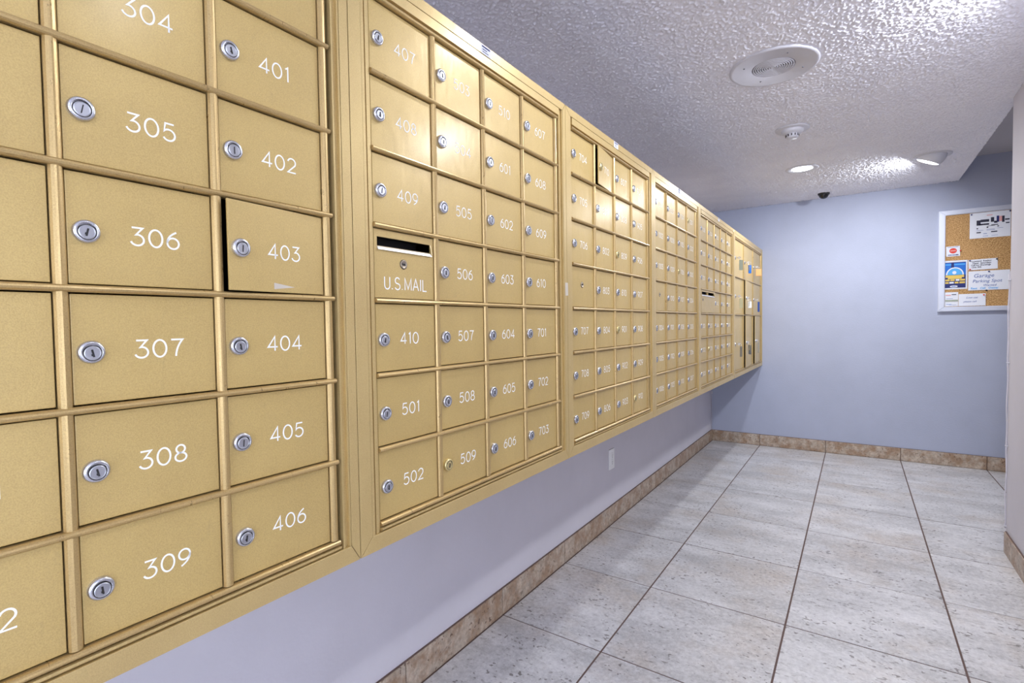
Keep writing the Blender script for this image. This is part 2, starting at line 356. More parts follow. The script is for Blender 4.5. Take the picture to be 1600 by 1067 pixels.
def ribbon(mb, pl, hw):
    P_ = [Vector(q) for q in pl]; n = len(P_); closed = (P_[0]-P_[-1]).length < 1e-5; L = []
    for i in range(n):
        a = P_[i-1] if i else (P_[-2] if closed else None); b = P_[i+1] if i < n-1 else (P_[1] if closed else None)
        d1 = (P_[i]-a).normalized() if a is not None and (P_[i]-a).length > 1e-9 else None; d2 = (b-P_[i]).normalized() if b is not None and (b-P_[i]).length > 1e-9 else None
        d1 = d1 or d2; d2 = d2 or d1; t = d1+d2
        t = t.normalized() if t.length > 1e-6 else d1
        nv = Vector((-t.y, t.x)); k = max(.45, abs(nv.dot(Vector((-d1.y, d1.x)))))
        L.append((P_[i]+nv*hw/k, P_[i]-nv*hw/k))
    vs = [(0, q.x, q.y) for pr in L for q in pr]
    mb.add(vs, [(2*i, 2*i+1, 2*i+3, 2*i+2) for i in range(n-1)])
tcache = {}
def text_mesh(s, hgt, gap=.22, sq=1., hw=.052):
    k = (s, hgt, sq)
    if k not in tcache:
        mb = MB(); x = 0
        for ch in s:
            wd, pls = GL[ch]
            for q in pls: ribbon(mb, [((x+a*sq)*hgt, b*hgt) for a, b in q], hw*hgt)
            x += wd*sq+gap
        me = mb.mesh('door_number', ['ink']); tcache[k] = (me, (x-gap)*hgt)
    return tcache[k]

# ------------------------------------------------------------------ mailboxes
def lock_mesh(ring, core, kind=0):
    mb = MB()
    mb.lathe([(0,.0132),(.0032,.0132),(.0052,.0124),(.0062,.0108),(.0063,.0090),(.0040,.0088)], 24, 'X', mi=0)
    cz = -.0012
    mb.lathe([(.0035,.0086),(.0062,.0084),(.0070,.0074),(.0070,.0070),(.0066,.0068)], 22, 'X', (0,0,cz), mi=1)
    mb.lathe([(.0040,.00895),(.0064,.00895),(.0064,.0088)], 22, 'X', (0,0,cz+.0), mi=2)
    if kind == 0: mb.box((.0062, -.0009, cz-.0045), (.0074, .0009, cz+.0042), 2); mb.box((.0062, -.0018, cz-.003), (.00735, .0, cz-.0008), 2)
    else: mb.box((.0062, -.0005, cz-.0048), (.0074, .0005, cz+.0048), 2)
    return mb.mesh('lock', [ring, core, 'slot'])
LOCKS = [lock_mesh('chrome','core',0), lock_mesh('chrome','core',1), lock_mesh('brass','brass',0)]
mb = MB(); mb.lathe([(0,.0085),(.001,.0085),(.0018,.0078),(.0018,.0066),(.001,.0060),(.0006,.0001)], 20, 'X', mi=0)
mb.lathe([(.0001,.0094),(.0006,.0094),(.0006,.0084)], 20, 'X', mi=1, close=False); mb.box((.0005,-.0045,-.0004),(.0016,.0040,.0018),1); mb.box((.0005,-.001,-.0022),(.0016,.0045,-.0002),1)
CARRIER_LOCK = mb.mesh('lock', ['nickel','slot'])
pcache = {}
def panel(w_, h_, slot=None):
    k = (round(w_,4), round(h_,4), slot)
    if k not in pcache:
        mb = MB()
        if not slot: mb.box((-.0035, -w_, 0), (0, 0, h_), 0, .0009)
        else:
            a, b, c, d = slot     # y0,y1 (from the left edge), z0,z1
            mb.box((-.0035,-w_,0),(0,0,c)); mb.box((-.0035,-w_,d),(0,0,h_)); mb.box((-.0035,-w_,c),(0,-w_+a,d)); mb.box((-.0035,-w_+b,c),(0,0,d))
            mb.prism([(-.0035,c+.001),(.002,c-.002),(.0035,c-.0068),(.0022,c-.0068),(0,c-.003)], 'Y', -w_+a, -w_+b, 1)
            mb.prism([(.002,c-.004),(.005,c-.004),(.0,d),(-.002,d)], 'Y', -w_+b-.002, -w_+b, 0)
            mb.box((-.05,-w_+a-.003,c-.01),(-.045,-w_+b+.003,d+.01),2)
            mb.box((-.045,-w_+a-.003,d+.006),(-.004,-w_+b+.003,d+.01),2)
        pcache[k] = mb.mesh('mailbox_door', ['door','steel','slot'])
    return pcache[k]
P = .1365
def bank(name, label, seam0, seam1, left, mulls, numbers, rows=(0,1,2,3,4,5,6,7), ajar={}, gold=(), slots={}, locknone=(), hw=.0065, sticker=None, flatL=.027, flatR=.018, parcel=False):
    """left: door edge of the first column; mulls: centres of the bars to the right of each column"""
    yc = (seam0+seam1)/2; zb = Z0-.042
    root = empty(name, (0, yc, zb)); tag(root, label, 'mailboxes')
    def L(x, y, z): return (x, y-yc, z+.042)
    # hollow sheet-metal body behind
    mb = MB(); s0, s1, d0, d1 = seam0+.0012, seam1-.0012, XW+.0015, -.012
    a0, b0 = L(d0, s0, -.0405), L(d1, s1, 1.0045); t = .003
    mb.box(a0, (b0[0], a0[1]+t, b0[2])); mb.box((a0[0], b0[1]-t, a0[2]), b0); mb.box(a0, (b0[0], b0[1], a0[2]+t)); mb.box((a0[0], a0[1], b0[2]-t), b0); mb.box(a0, (a0[0]+t, b0[1], b0[2]))
    put('cabinet_body', mb.mesh('cabinet_body', ['box']), root)
    # mitred outer frame
    zt, ztop, zl, zbot = .984, 1.006, -.013, -.042
    e = .0008; fx = .004
    quads = [[(seam0+e, zbot+e), (seam0+e, ztop-e), (seam0+flatL, zt-e), (seam0+flatL, zl+e)],
             [(seam1-e, zbot+e), (seam1-flatR, zl+e), (seam1-flatR, zt-e), (seam1-e, ztop-e)],
             [(seam0+2*e, ztop), (seam1-2*e, ztop), (seam1-flatR-e, zt), (seam0+flatL+e, zt)],
             [(seam0+2*e, zbot), (seam0+flatL+e, zl), (seam1-flatR-e, zl), (seam1-2*e, zbot)]]
    for q in quads:
        mb = MB(); bm = bmesh.new(); vs_ = [bm.verts.new((-.012, y-yc, z+.042)) for y, z in q]; f = bm.faces.new(vs_)
        r_ = bmesh.ops.extrude_face_region(bm, geom=[f]); bmesh.ops.translate(bm, vec=(.012+fx,0,0), verts=[v_ for v_ in r_['geom'] if isinstance(v_, bmesh.types.BMVert)])
        ed = [x_ for x_ in bm.edges if all(v_.co.x > 0 for v_ in x_.verts)]
        bmesh.ops.bevel(bm, geom=ed, offset=.0003, segments=1, affect='EDGES'); mb.bm(bm); bm.free()
        put('frame_member', mb.mesh('frame_member', ['frame']), root)
    # stepped inner stiles, head and sill strips
    yL0, yL1 = seam0+flatL+.0006, left-.0025
    yR0, yR1 = mulls[-1]+hw+.0065, seam1-flatR-.0008
    def stile(y0, y1, flip):
        W_ = y1-y0; pr = [(0,-.012),(0,.0035),(.006,.0035),(.0062,-.004),(.0105,-.004),(.0107,.001),(W_-.006,.001),(W_-.0055,-.003),(W_,-.003),(W_,-.012)]
        pts = [(x_, (y1-t_ if flip else y0+t_)-yc) for t_, x_ in pr]
        mb = MB(); mb.prism(pts, 'Z', zl+.042+.0004, zt+.042-.0004); put('side_stile', mb.mesh('side_stile', ['frame']), root)
    stile(yL0, yL1, False)
    if yR1-yR0 > .004: stile(yR0, yR1, True) if yR1-yR0 > .02 else put('side_stile', (lambda mb: (mb.box((-.012, yR0-yc, zl+.0424), (.0015, yR0+.003-yc, zt+.0416)), mb.box((-.012, yR0+.003-yc, zl+.0424), (-.002, yR1-.003-yc, zt+.0416)), mb.box((-.012, yR1-.003-yc, zl+.0424), (.003, yR1-yc, zt+.0416)), mb)[-1])(MB()).mesh('side_stile', ['frame']), root)
    ym0, ym1 = left-.0018, mulls[-1]+hw+.001
    mb = MB(); mb.box(L(-.012, ym0, .9635), L(.0028, ym1+.005, .9834)); mb.box(L(-.012, ym0, .9590), L(-.004, ym1+.004, .9634)); put('head_strip', mb.mesh('head_strip', ['frame']), root)
    mb = MB(); mb.prism([(-.012,.0300),(.000,.0300),(.0035,.0330),(.0035,.0355),(.0035,.0362),(-.012,.0362)], 'Y', ym0-yc, ym1-yc); put('sill_strip', mb.mesh('sill_strip', ['frame']), root)
    # horizontal rails over the bars
    for r_ in rows:
        z = r_*P; hh = .0042
        pr = []
        for k in range(7):
            a = -PI/2+PI*k/6; pr.append((-.002+.0052*math.cos(a), hh*math.sin(a)+z+.042))
        pr = [(-.012, z-hh+.042)]+pr+[(-.012, z+hh+.042)]
        mb = MB(); mb.prism(pr, 'Y', ym0-yc, ym1-yc, sm=False); put('rail', mb.mesh('rail', ['bar']), root)
    for y in mulls:
        pr = [(-.012, y-hw-yc), (-.0045, y-hw-yc), (-.0015, y-hw*.72-yc), (-.0002, y-hw*.3-yc), (.0002, y-yc), (-.0002, y+hw*.3-yc), (-.0015, y+hw*.72-yc), (-.0045, y+hw-yc), (-.012, y+hw-yc)]
        mb = MB(); z0 = .005; z1 = .951
        mb.prism(pr, 'Z', z0+.042, z1+.042)
        put('mullion', mb.mesh('mullion', ['bar']), root)
    # doors
    edges = [left-hw]+list(mulls)
    skip = set()
    for ci in range(len(mulls)):
        for ri in range(len(rows)-1):
            if (ci, ri) in skip: continue
            z0 = rows[ri]*P+.0058; z1 = rows[ri+1]*P-.0058
            cl, cr = edges[ci], edges[ci+1]; sl = slots.get((ci, ri))
            if sl == 'wide': cr = edges[ci+2]; skip.add((ci+1, ri))
            y0 = cl+hw+.0012; y1 = cr-hw-.0012
            if sl == 'wide': slot = (.012, y1-y0-.02, .100, .117)
            elif sl == 'mail': slot = (.0075, .1485, .0945, .1115)
            else: slot = None
            ang = ajar.get((ci, ri), random.uniform(0, .0016))
            if sl == 'wide':   # the wide door stands in front of the bar
                d = put('mailbox_door', panel(y1-y0, z1-z0, slot), root, L(.0015, y1, z0))
            else: d = put('mailbox_door', panel(y1-y0, z1-z0, slot), root, L(-.0062, y1, z0), (0,0,ang))
            if (ci, ri) in ajar: d['label'] = 'mailbox door standing slightly ajar'
            if sl: d['label'] = 'outgoing mail door with a dark slot'
            W_ = y1-y0; zc = (z1-z0)/2 - .0035
            lo_ = .0245-hw-.0012
            if parcel: lz, ly_ = parcel[ri], -W_+.035
            else: lz, ly_ = zc, -W_+lo_
            if sl == 'mail': put('lock', CARRIER_LOCK, d, (0, -W_+.072, .0655))
            elif sl == 'wide': put('lock', CARRIER_LOCK, d, (0, -W_+.035, .073))
            elif (ci, ri) in locknone: put('lock', CARRIER_LOCK, d, (0, -W_+.072, .070))
            else:
                lm = LOCKS[2] if (ci, ri) in gold else LOCKS[random.choice((0,0,1))]
                o = put('lock', lm, d, (0, ly_, lz), (random.uniform(-.25,.25), 0, 0))
                if (ci, ri) in gold: o['label'] = 'brass coloured lock'
            num = numbers.get((ci, ri))
            if num:
                if num == 'U.S.MAIL':
                    me, tw = text_mesh(num, .0225, .18, .94, .052); put('door_lettering', me, d, (.0003, -W_+.0225, .0165))
                else:
                    me, tw = text_mesh(num, .0212, .23 if len(num) == 3 else .16); put('door_number', me, d, (.0003, -W_+.068-hw-.0012, zc-.0095))
                    if num == '403':
                        mb = MB(); mb.add([(.0003,0,0),(.0003,0,.0095),(.0003,.036,.0045)], [(0,1,2)]); mb2 = put('tape_scrap', mb.mesh('tape_scrap', ['tape']), d, (0, -W_+.068, .0045)); mb2['label'] = 'translucent triangular tape scrap'
    if sticker is not None:
        mb = MB(); mb.box((0,-.019,-.0105),(.0003,.019,.0105)); st = mb.mesh('paper_sticker', ['paper']); s_ = put('paper_sticker', st, root, L(fx, sticker, .9945)); 
        mb = MB(); mb.box((.0003,-.015,.0045),(.0005,.015,.0080)); mb.box((.0003,-.013,-.001),(.0005,.004,.001)); mb.box((.0003,-.013,-.006),(.0005,.009,-.0045)); put('sticker_print', mb.mesh('sticker_print', ['navy']), s_)
    return root
def seq(cols, first_ci=0):
    d = {}
    for c, col_ in enumerate(cols):
        for r_, s_ in enumerate(col_):
            if s_: d[(c+first_ci, 6-r_)] = s_
    return d
A = ['303','304','305','306','307','308','309']
bank('mailbox_bank', 'gold mailbox bank nearest the camera, doors numbered 302 to 406', -.190, .573, -.143, [.0185,.1857,.3533,.527],
     seq([['','','','','','301','302'], A, ['310','401','402','403','404','405','406']], 1), ajar={(3,3): math.radians(5.0)}, sticker=.20)
bank('mailbox_bank', 'gold mailbox bank with U.S.MAIL slot, doors numbered 407 to 703', .573, 1.350, .6255, [.790,.957,1.1245,1.299],
     seq([['407','408','409','U.S.MAIL','410','501','502'], ['503','504','505','506','507','508','509'], ['510','601','602','603','604','605','606'], ['607','608','609','610','701','702','703']]),
     gold={(1,0)}, slots={(0,3):'mail'}, sticker=.963)
bank('mailbox_bank', 'gold mailbox bank with doors numbered 704 to 910, door 710 ajar', 1.350, 2.127, 1.396, [1.563,1.730,1.898,2.0755],
     seq([['704','705','706','','707','708','709'], ['710','801','802','803','804','805','806'], ['807','808','809','810','901','902','903'], ['904','905','906','907','908','909','910']]),
     ajar={(1,6): math.radians(5.5)}, gold={(1,6),(2,4),(3,0),(2,2)}, locknone={(0,3)}, sticker=1.732)
bank('mailbox_bank', 'gold mailbox bank with numbers from 1001, lamp glare on its top frame', 2.127, 2.890, 2.166, [2.330,2.498,2.668,2.8395],
     seq([['1001','1002','1003','','1004','1005','1006'], ['1007','1008','1009','1010','1101','1102','1103'], ['1104','1105','1106','1107','1108','1109','1110'], ['1201','1202','1203','1204','1205','1206','1207']]),
     gold={(2,4),(3,6)}, locknone={(0,3)}, sticker=2.512)
bank('mailbox_bank', 'gold mailbox bank five columns wide, black slot, next to the parcel lockers', 2.890, 3.852, 2.938, [3.103,3.275,3.447,3.619,3.792],
     seq([['1208','1209','1210','','1301','1302','1303'], ['1304','1305','1306','','1307','1308','1309'], ['1310','1401','1402','1403','1404','1405','1406'], ['1407','1408','1409','1410','1501','1502','1503'], ['1504','1505','1506','1507','1508','1509','1510']]),
     slots={(0,3):'wide'}, gold={(1,1)}, sticker=3.364)
bank('parcel_locker_bank', 'gold parcel locker bank with nine tall doors and hanging keys at the far wall', 3.852, 5.131, 3.885, [4.245,4.670,5.085],
     {}, rows=(0,3,5,7), ajar={(1,1): math.radians(2.2), (1,0): math.radians(2.4), (2,0): math.radians(2.6)}, parcel={0:.190, 1:.127, 2:.127}, flatL=.020, flatR=.018)
# tape on the seam between second and third bank
mb = MB(); mb.box((0,-.008,-.019),(.0004,.008,.019)); tp = put('masking_tape', mb.mesh('masking_tape', ['tape']), None, (.0042, 1.345, Z0+.465)); tp.rotation_euler = (0.05,0,0)
tag(tp, 'small pale tape strip stuck on the frame seam left of door 706', 'tape')

# keys and tags hanging from the parcel lockers
def keyset(y, z, tagm, wd, ht, label, swing=0., drop=.03, second=None):
    t = empty('key', (.004, y, z)); tag(t, label, 'key', 'keys in the parcel locker locks')
    mb = MB(); mb.box((0,-.0007,-.003),(.012,.0007,.003)); mb.lathe([(-.0008,.009),(.0008,.009)], 16, 'Y', (.018,0,0)); put('key_blade', mb.mesh('key_blade', ['chrome']), t)
    mb = MB(); mb.tube([(.026+.009*math.sin(a), .002*math.cos(a), -.009+.009*math.cos(a)) for a in [2*PI*k/16 for k in range(17)]], .0008, 6); put('split_ring', mb.mesh('split_ring', ['chrome']), t)
    bm = bmesh.new(); bmesh.ops.create_cube(bm, size=1); bmesh.ops.scale(bm, vec=(.0035, wd, ht), verts=bm.verts); bmesh.ops.bevel(bm, geom=list(bm.edges), offset=.0015, segments=2, affect='EDGES')
    bmesh.ops.translate(bm, vec=(0,0,-ht/2), verts=bm.verts); mb = MB(); mb.bm(bm); bm.free()
    put('key_tag', mb.mesh('key_tag', [tagm]), t, (.030, 0, -drop+.012), (swing*.3,swing,-1.1))
    if second: mb = MB(); mb.box((-.001,-.006,-.055),(.001,.006,0)); put('spare_key', mb.mesh('spare_key', [second]), t, (.031,.004,-.016), (-.5,0,0))
ky = [3.885+.0065+.030, 4.245+.042, 4.670+.042]
kz = [Z0+3*P, Z0+.683]
keyset(3.928, Z0+.816, 'taggreen', .026, .072, 'key with grey-green tag in the upper left parcel locker', 0)
keyset(4.288, Z0+.816, 'tagblue', .022, .064, 'keys with bright blue tag in the upper middle parcel locker', .05, .034, 'chrome')
keyset(4.713, Z0+.816, 'tagorange', .044, .056, 'key with wide orange tag in the upper right parcel locker', 0)
keyset(3.928, Z0+.542, 'tagyellow', .024, .068, 'key with pale yellow tag in the middle-row left parcel locker', .0)
keyset(4.288, Z0+.542, 'tagwhite', .026, .050, 'keys with white tag in the centre parcel locker', 0, .04, 'chrome')
keyset(4.713, Z0+.542, 'tagnavy', .016, .085, 'key with dark blue tag in the middle-row right parcel locker', 0)
keyset(3.928, Z0+.200, 'taggrey', .016, .085, 'key with grey tag swung sideways in the lower left parcel locker', .45)
keyset(4.288, Z0+.200, 'black', .020, .080, 'keys with black tag swung sideways in the lower middle parcel locker', -.5, .034, 'brass')
keyset(4.713, Z0+.200, 'taggrey', .014, .085, 'key with grey tag hanging straight in the lower right parcel locker', 0)

# ------------------------------------------------------------------ ceiling fittings
t = empty('ceiling_speaker', (.428, 2.37, CZ)); tag(t, 'large round white speaker cover with concentric slots in the popcorn ceiling', 'speaker')
mb = MB(); mb.lathe([(.002,.166),(-.004,.1665),(-.0075,.163),(-.0085,.158),(-.0070,.152),(-.0062,.150),(-.0058,.083),(-.0035,.080),(-.002,.0795)], 64, 'Z', close=False)
put('face_plate', mb.mesh('face_plate', ['white']), t)
mb = MB()
for k in range(9):
    r_ = .008+.0083*k; mb.lathe([(-.0015,r_-.0022),(-.0052,r_-.0016),(-.0052,r_+.0016),(-.0015,r_+.0022)], 40, 'Z', close=False)
mb.lathe([(-.0052,.004),(-.0052,.0001)], 16, 'Z', close=False)
for a in range(4): 
    c_, s_ = math.cos(a*PI/4+.3), math.sin(a*PI/4+.3); bm = bmesh.new(); bmesh.ops.create_cube(bm, size=1); bmesh.ops.scale(bm, vec=(.158,.0018,.0012), verts=bm.verts); bmesh.ops.rotate(bm, matrix=Matrix.Rotation(a*PI/4+.3,3,'Z'), verts=bm.verts); bmesh.ops.translate(bm, vec=(0,0,-.0028), verts=bm.verts); mb.bm(bm); bm.free()
put('slot_rings', mb.mesh('slot_rings', ['white']), t)
mb = MB(); mb.lathe([(-.0012,.080),(-.0011,.0001)], 40, 'Z', close=False); put('grille_backing', mb.mesh('grille_backing', ['grille']), t)
mb = MB(); mb.lathe([(-.005,.0036),(-.0082,.0032),(-.0088,.001)], 10, 'Z'); scr = mb.mesh('screw', ['grille'])
for k in range(4):
    a = .55+k*PI/2; put('screw', scr, t, (.118*math.cos(a), .118*math.sin(a), 0))
t = empty('smoke_detector', (.421, 3.19, CZ)); tag(t, 'white smoke detector with stepped dome on the ceiling between speaker and downlight', 'smoke detector')
mb = MB(); mb.lathe([(.001,.083),(-.005,.083),(-.008,.079),(-.009,.05)], 40, 'Z'); put('base_plate', mb.mesh('base_plate', ['white']), t)
mb = MB(); mb.lathe([(-.004,.056),(-.016,.054),(-.026,.046),(-.030,.036)], 36, 'Z'); mb.lathe([(-.030,.033),(-.047,.030),(-.051,.026),(-.052,.0)], 36, 'Z'); b_ = put('sensor_head', mb.mesh('sensor_head', ['white']), t)
mb = MB()
for k in range(12):
    a = 2*PI*k/12; bm = bmesh.new(); bmesh.ops.create_cube(bm, size=1); bmesh.ops.scale(bm, vec=(.004,.0045,.011), verts=bm.verts); bmesh.ops.translate(bm, vec=(.0315,0,-.038), verts=bm.verts); bmesh.ops.rotate(bm, matrix=Matrix.Rotation(a,3,'Z'), verts=bm.verts); mb.bm(bm); bm.free()
put('vent_slots', mb.mesh('vent_slots', ['slot']), b_)
t = empty('dome_camera', (.487, 4.95, CZ)); tag(t, 'small black dome security camera on the ceiling above the far wall', 'security camera')
mb = MB(); mb.lathe([(.001,.043),(-.012,.042),(-.016,.036)], 28, 'Z'); put('mount_ring', mb.mesh('mount_ring', ['black']), t)
mb = MB(); mb.lathe([(-.012-.034*math.sin(a), .036*math.cos(a)) for a in [k*PI/14 for k in range(7)]]+[(-.046,.001)], 28, 'Z'); dm = mat('smoked_dome', (.01,.01,.012), .06); put('dome', mb.mesh('dome', [dm]), t)

# ------------------------------------------------------------------ outlet, cables
t = empty('power_outlet', (XW, 2.705, Z0-.414)); tag(t, 'white duplex power outlet on the wall under the mailboxes', 'outlet')
mb = MB(); mb.box((0,-.036,-.0575),(.006,.036,.0575),0,.002); put('cover_plate', mb.mesh('cover_plate', ['outlet']), t)
for s_ in (-1,1):
    mb = MB(); mb.lathe([(.005,.0165),(.0075,.0165),(.008,.0155)], 24, 'X', (0,0,.0195*s_)); so = put('socket', mb.mesh('socket', ['outlet']), t)
    mb = MB(); z = .0195*s_
    mb.box((.0076,-.0072,z-.001),(.0083,-.0056,z+.0075)); mb.box((.0076,.0056,z-.001),(.0083,.0072,z+.0065)); mb.lathe([(.0076,.0026),(.0083,.0026)], 10, 'X', (0,0,z-.008)); put('socket_slots', mb.mesh('socket_slots', ['slot']), so)
mb = MB(); mb.lathe([(.0055,.003),(.0072,.0026)], 10, 'X'); put('screw', mb.mesh('screw', ['core']), t)
mb = MB(); mb.tube([(XW+.006, YB-.008, z) for z in (Z0-.045, Z0-.3, Z0-.34, .103)], .0028, 8)
mb.lathe([(0,.007),(.02,.007)], 10, 'Z', (XW+.008, YB-.009, Z0-.33)); o = put('wall_cable', mb.mesh('wall_cable', ['wall']))
tag(o, 'thin painted cable running down the far left corner under the parcel lockers', 'cable')
t = empty('cable_channel', (XR, YC, 0)); tag(t, 'painted cable channel with clips running down the right wall corner beside the noticeboard', 'cable')
mb = MB(); mb.box((.002,.0005,.02),(.030,.022,Z0+.585),0,.002); put('channel', mb.mesh('channel', ['wall']), t)
mb = MB(); pts = []
for k in range(40):
    z = .115+(Z0+.57-.115)*k/39; pts.append((-.0045+.0012*math.sin(k*.9), .001+.003*math.sin(k*.45), z))
mb.tube(pts, .0028, 8); put('cable', mb.mesh('cable', ['wall']), t)
mb = MB(); mb.tube([(-.0015,-.008,0),(-.0065,-.006,0),(-.0085,0,0),(-.0065,.007,0),(-.0015,.009,0)], .0022, 6); mb.lathe([(-.004,.004),(-.0005,.004)], 10, 'X', (0,-.010,0)); clip = mb.mesh('cable_clip', ['white'])
for z in (Z0+.541, Z0+.143, Z0-.262, Z0-.655): put('cable_clip', clip, t, (0,0,z))

# ------------------------------------------------------------------ noticeboard
BX0, BX1, BZ0, BZ1 = 1.236, 1.86, Z0+.413, Z0+1.181
yb = YB
t = empty('noticeboard', ((BX0+BX1)/2, yb, BZ0)); tag(t, 'cork noticeboard with pale metal frame and pinned papers on the far wall', 'noticeboard')
o0 = Vector(t.location)
def rel(x, y, z): return (x-o0.x, y-o0.y, z-o0.z)
mb = MB(); mb.box(rel(BX0+.01, yb-.0135, BZ0+.01), rel(BX1-.01, yb-.002, BZ1-.01)); put('cork_panel', mb.mesh('cork_panel', ['cork']), t)
fw_ = .040
for q in ([(BX0,BZ0),(BX0+fw_,BZ0+fw_*.9),(BX0+fw_,BZ1-fw_*.9),(BX0,BZ1)], [(BX1,BZ0),(BX1,BZ1),(BX1-fw_,BZ1-fw_*.9),(BX1-fw_,BZ0+fw_*.9)], [(BX0,BZ1),(BX0+fw_,BZ1-fw_*.9),(BX1-fw_,BZ1-fw_*.9),(BX1,BZ1)], [(BX0,BZ0),(BX1,BZ0),(BX1-fw_,BZ0+fw_*.9),(BX0+fw_,BZ0+fw_*.9)]):
    mb = MB(); bm = bmesh.new(); vs_ = [bm.verts.new((x-o0.x, -.001, z-o0.z)) for x, z in q]; f = bm.faces.new(vs_)
    r_ = bmesh.ops.extrude_face_region(bm, geom=[f]); bmesh.ops.translate(bm, vec=(0,-.027,0), verts=[v_ for v_ in r_['geom'] if isinstance(v_, bmesh.types.BMVert)])
    bmesh.ops.bevel(bm, geom=[x_ for x_ in bm.edges if all(v_.co.y < -.02 for v_ in x_.verts)], offset=.004, segments=3, affect='EDGES'); mb.bm(bm); bm.free()
    put('frame_member', mb.mesh('frame_member', ['alu']), t)
PY = yb-.0155
def paper(name, x0, x1, z0, z1, label, cat='notice', lift=0., rot=0., mt='paper'):
    cx, cz = (x0+x1)/2, (z0+z1)/2+Z0
    o = empty(name, (cx, PY-lift, cz)); tag(o, label, cat, 'papers pinned on the noticeboard'); o.rotation_euler = (0, rot, 0)
    mb = MB(); n = 6; W_, H_ = x1-x0, z1-z0; vs_ = []
    for i in range(n+1):
        for j in range(n+1):
            u, v_ = i/n, j/n; vs_.append(((u-.5)*W_, -.0012*math.sin(u*PI)*(.5+.5*v_), (v_-.5)*H_))
    mb.add(vs_, [(i*(n+1)+j, (i+1)*(n+1)+j, (i+1)*(n+1)+j+1, i*(n+1)+j+1) for i in range(n) for j in range(n)], 0, True)
    k = len(vs_); mb.add([(q[0], q[1]+.0005, q[2]) for q in vs_], [(i*(n+1)+j, i*(n+1)+j+1, (i+1)*(n+1)+j+1, (i+1)*(n+1)+j) for i in range(n) for j in range(n)], 0, True)
    put('sheet', mb.mesh('sheet', [mt]), o)
    return o, W_, H_
def patch(o, name, u0, u1, v0, v1, W_, H_, mt, d=.0016):
    mb = MB(); mb.box(((u0-.5)*W_, -d-.0002, (v0-.5)*H_), ((u1-.5)*W_, -d, (v1-.5)*H_)); return put(name, mb.mesh(name, [mt]), o)
def words(o, s_, u, v_, size, W_, H_, mt, d=.0018, shear=0., bold=0.):
    cu = bpy.data.curves.new('words', 'FONT'); cu.body = s_; cu.size = size; cu.shear = shear; cu.align_x = 'LEFT'; cu.offset = bold; cu.resolution_u = 2
    ob = bpy.data.objects.new('tmp', cu); COL.objects.link(ob); dg = bpy.context.evaluated_depsgraph_get(); me = bpy.data.meshes.new_from_object(ob.evaluated_get(dg)); bpy.data.objects.remove(ob)
    me.name = 'words'; me.materials.clear(); me.materials.append(M[mt]); return put('words', me, o, ((u-.5)*W_, -d, (v_-.5)*H_), (PI/2,0,0))
mb = MB(); mb.lathe([(0,.0052),(-.002,.0048),(-.003,.003),(-.007,.0028),(-.0085,.0045),(-.0095,.0035)], 12, 'Y', close=True); PIN = {c_: None for c_ in ('navy','red','black')}
for c_ in PIN:
    PIN[c_] = mb.mesh('push_pin', [c_])
def pin(o, u, v_, W_, H_, c_='navy'): put('push_pin', PIN[c_], o, ((u-.5)*W_, -.0015, (v_-.5)*H_))
def blob(o, name, cx, cz, rx, rz, W_, H_, mt, d, seg=28, a0=0, a1=360):
    mb = MB(); pts = [((cx-.5)*W_+rx*math.cos(math.radians(a0+(a1-a0)*k/seg)), (cz-.5)*H_+rz*math.sin(math.radians(a0+(a1-a0)*k/seg))) for k in range(seg if a1-a0 == 360 else seg+1)]
    mb.prism(pts, 'Y', -d-.0002, -d); return put(name, mb.mesh(name, [mt]), o)
# landscape newsletter, top right
o, W_, H_ = paper('newsletter_sheet', 1.416, 1.640, .954, 1.142, 'landscape printed newsletter with dark photos pinned at the board top', lift=.001)
for u0, u1, v0, v1, c_ in [(.17,.27,.50,.70,'inkblk'),(.27,.48,.62,.72,'inkblk'),(.24,.48,.50,.56,'inkblk'),(.52,.60,.60,.78,'inkblk'),(.60,.68,.55,.63,'inkblk'),(.66,.72,.58,.82,'navy'),(.72,.80,.60,.80,'pink'),(.79,.85,.56,.80,'inkblk'),(.86,.97,.63,.68,'inkblk'),(.88,.97,.50,.54,'inkblk'),(.53,.70,.47,.50,'inkblk'),(.42,.56,.86,.89,'pink'),
    (.17,.21,.36,.40,'inkblk'),(.42,.46,.38,.43,'inkblk'),(.68,.72,.40,.44,'inkblk'),(.17,.28,.20,.24,'inkblk'),(.53,.68,.20,.24,'inkblk'),(.34,.43,.155,.175,'penblue'),(.17,.34,.30,.31,'penblue'),(.42,.62,.32,.33,'penblue'),(.68,.82,.34,.35,'penblue'),(.42,.62,.29,.30,'penblue'),(.33,.46,.06,.075,'penblue'),(.54,.70,.07,.08,'penblue'),(.44,.62,.445,.46,'inkblk')]:
    patch(o, 'print', u0, u1, v0, v1, W_, H_, c_)
pin(o, .04, .95, W_, H_); pin(o, .98, .96, W_, H_)
# small card with red oval
o, W_, H_ = paper('small_card', 1.283, 1.363, .833, .909, 'small white card with a red oval sign near the left board edge', rot=-.02)
blob(o, 'red_oval', .5, .55, .022, .020, W_, H_, 'red', .0016); patch(o, 'oval_band', .30, .70, .50, .60, W_, H_, 'pink', .0019)
patch(o, 'print', .12, .40, .10, .17, W_, H_, 'navy'); patch(o, 'print', .42, .66, .10, .16, W_, H_, 'navy'); patch(o, 'print', .68, .88, .08, .17, W_, H_, 'navy'); patch(o, 'print', .1, .88, .9, .93, W_, H_, 'penblue'); pin(o, 1.03, .5, W_, H_, 'red')
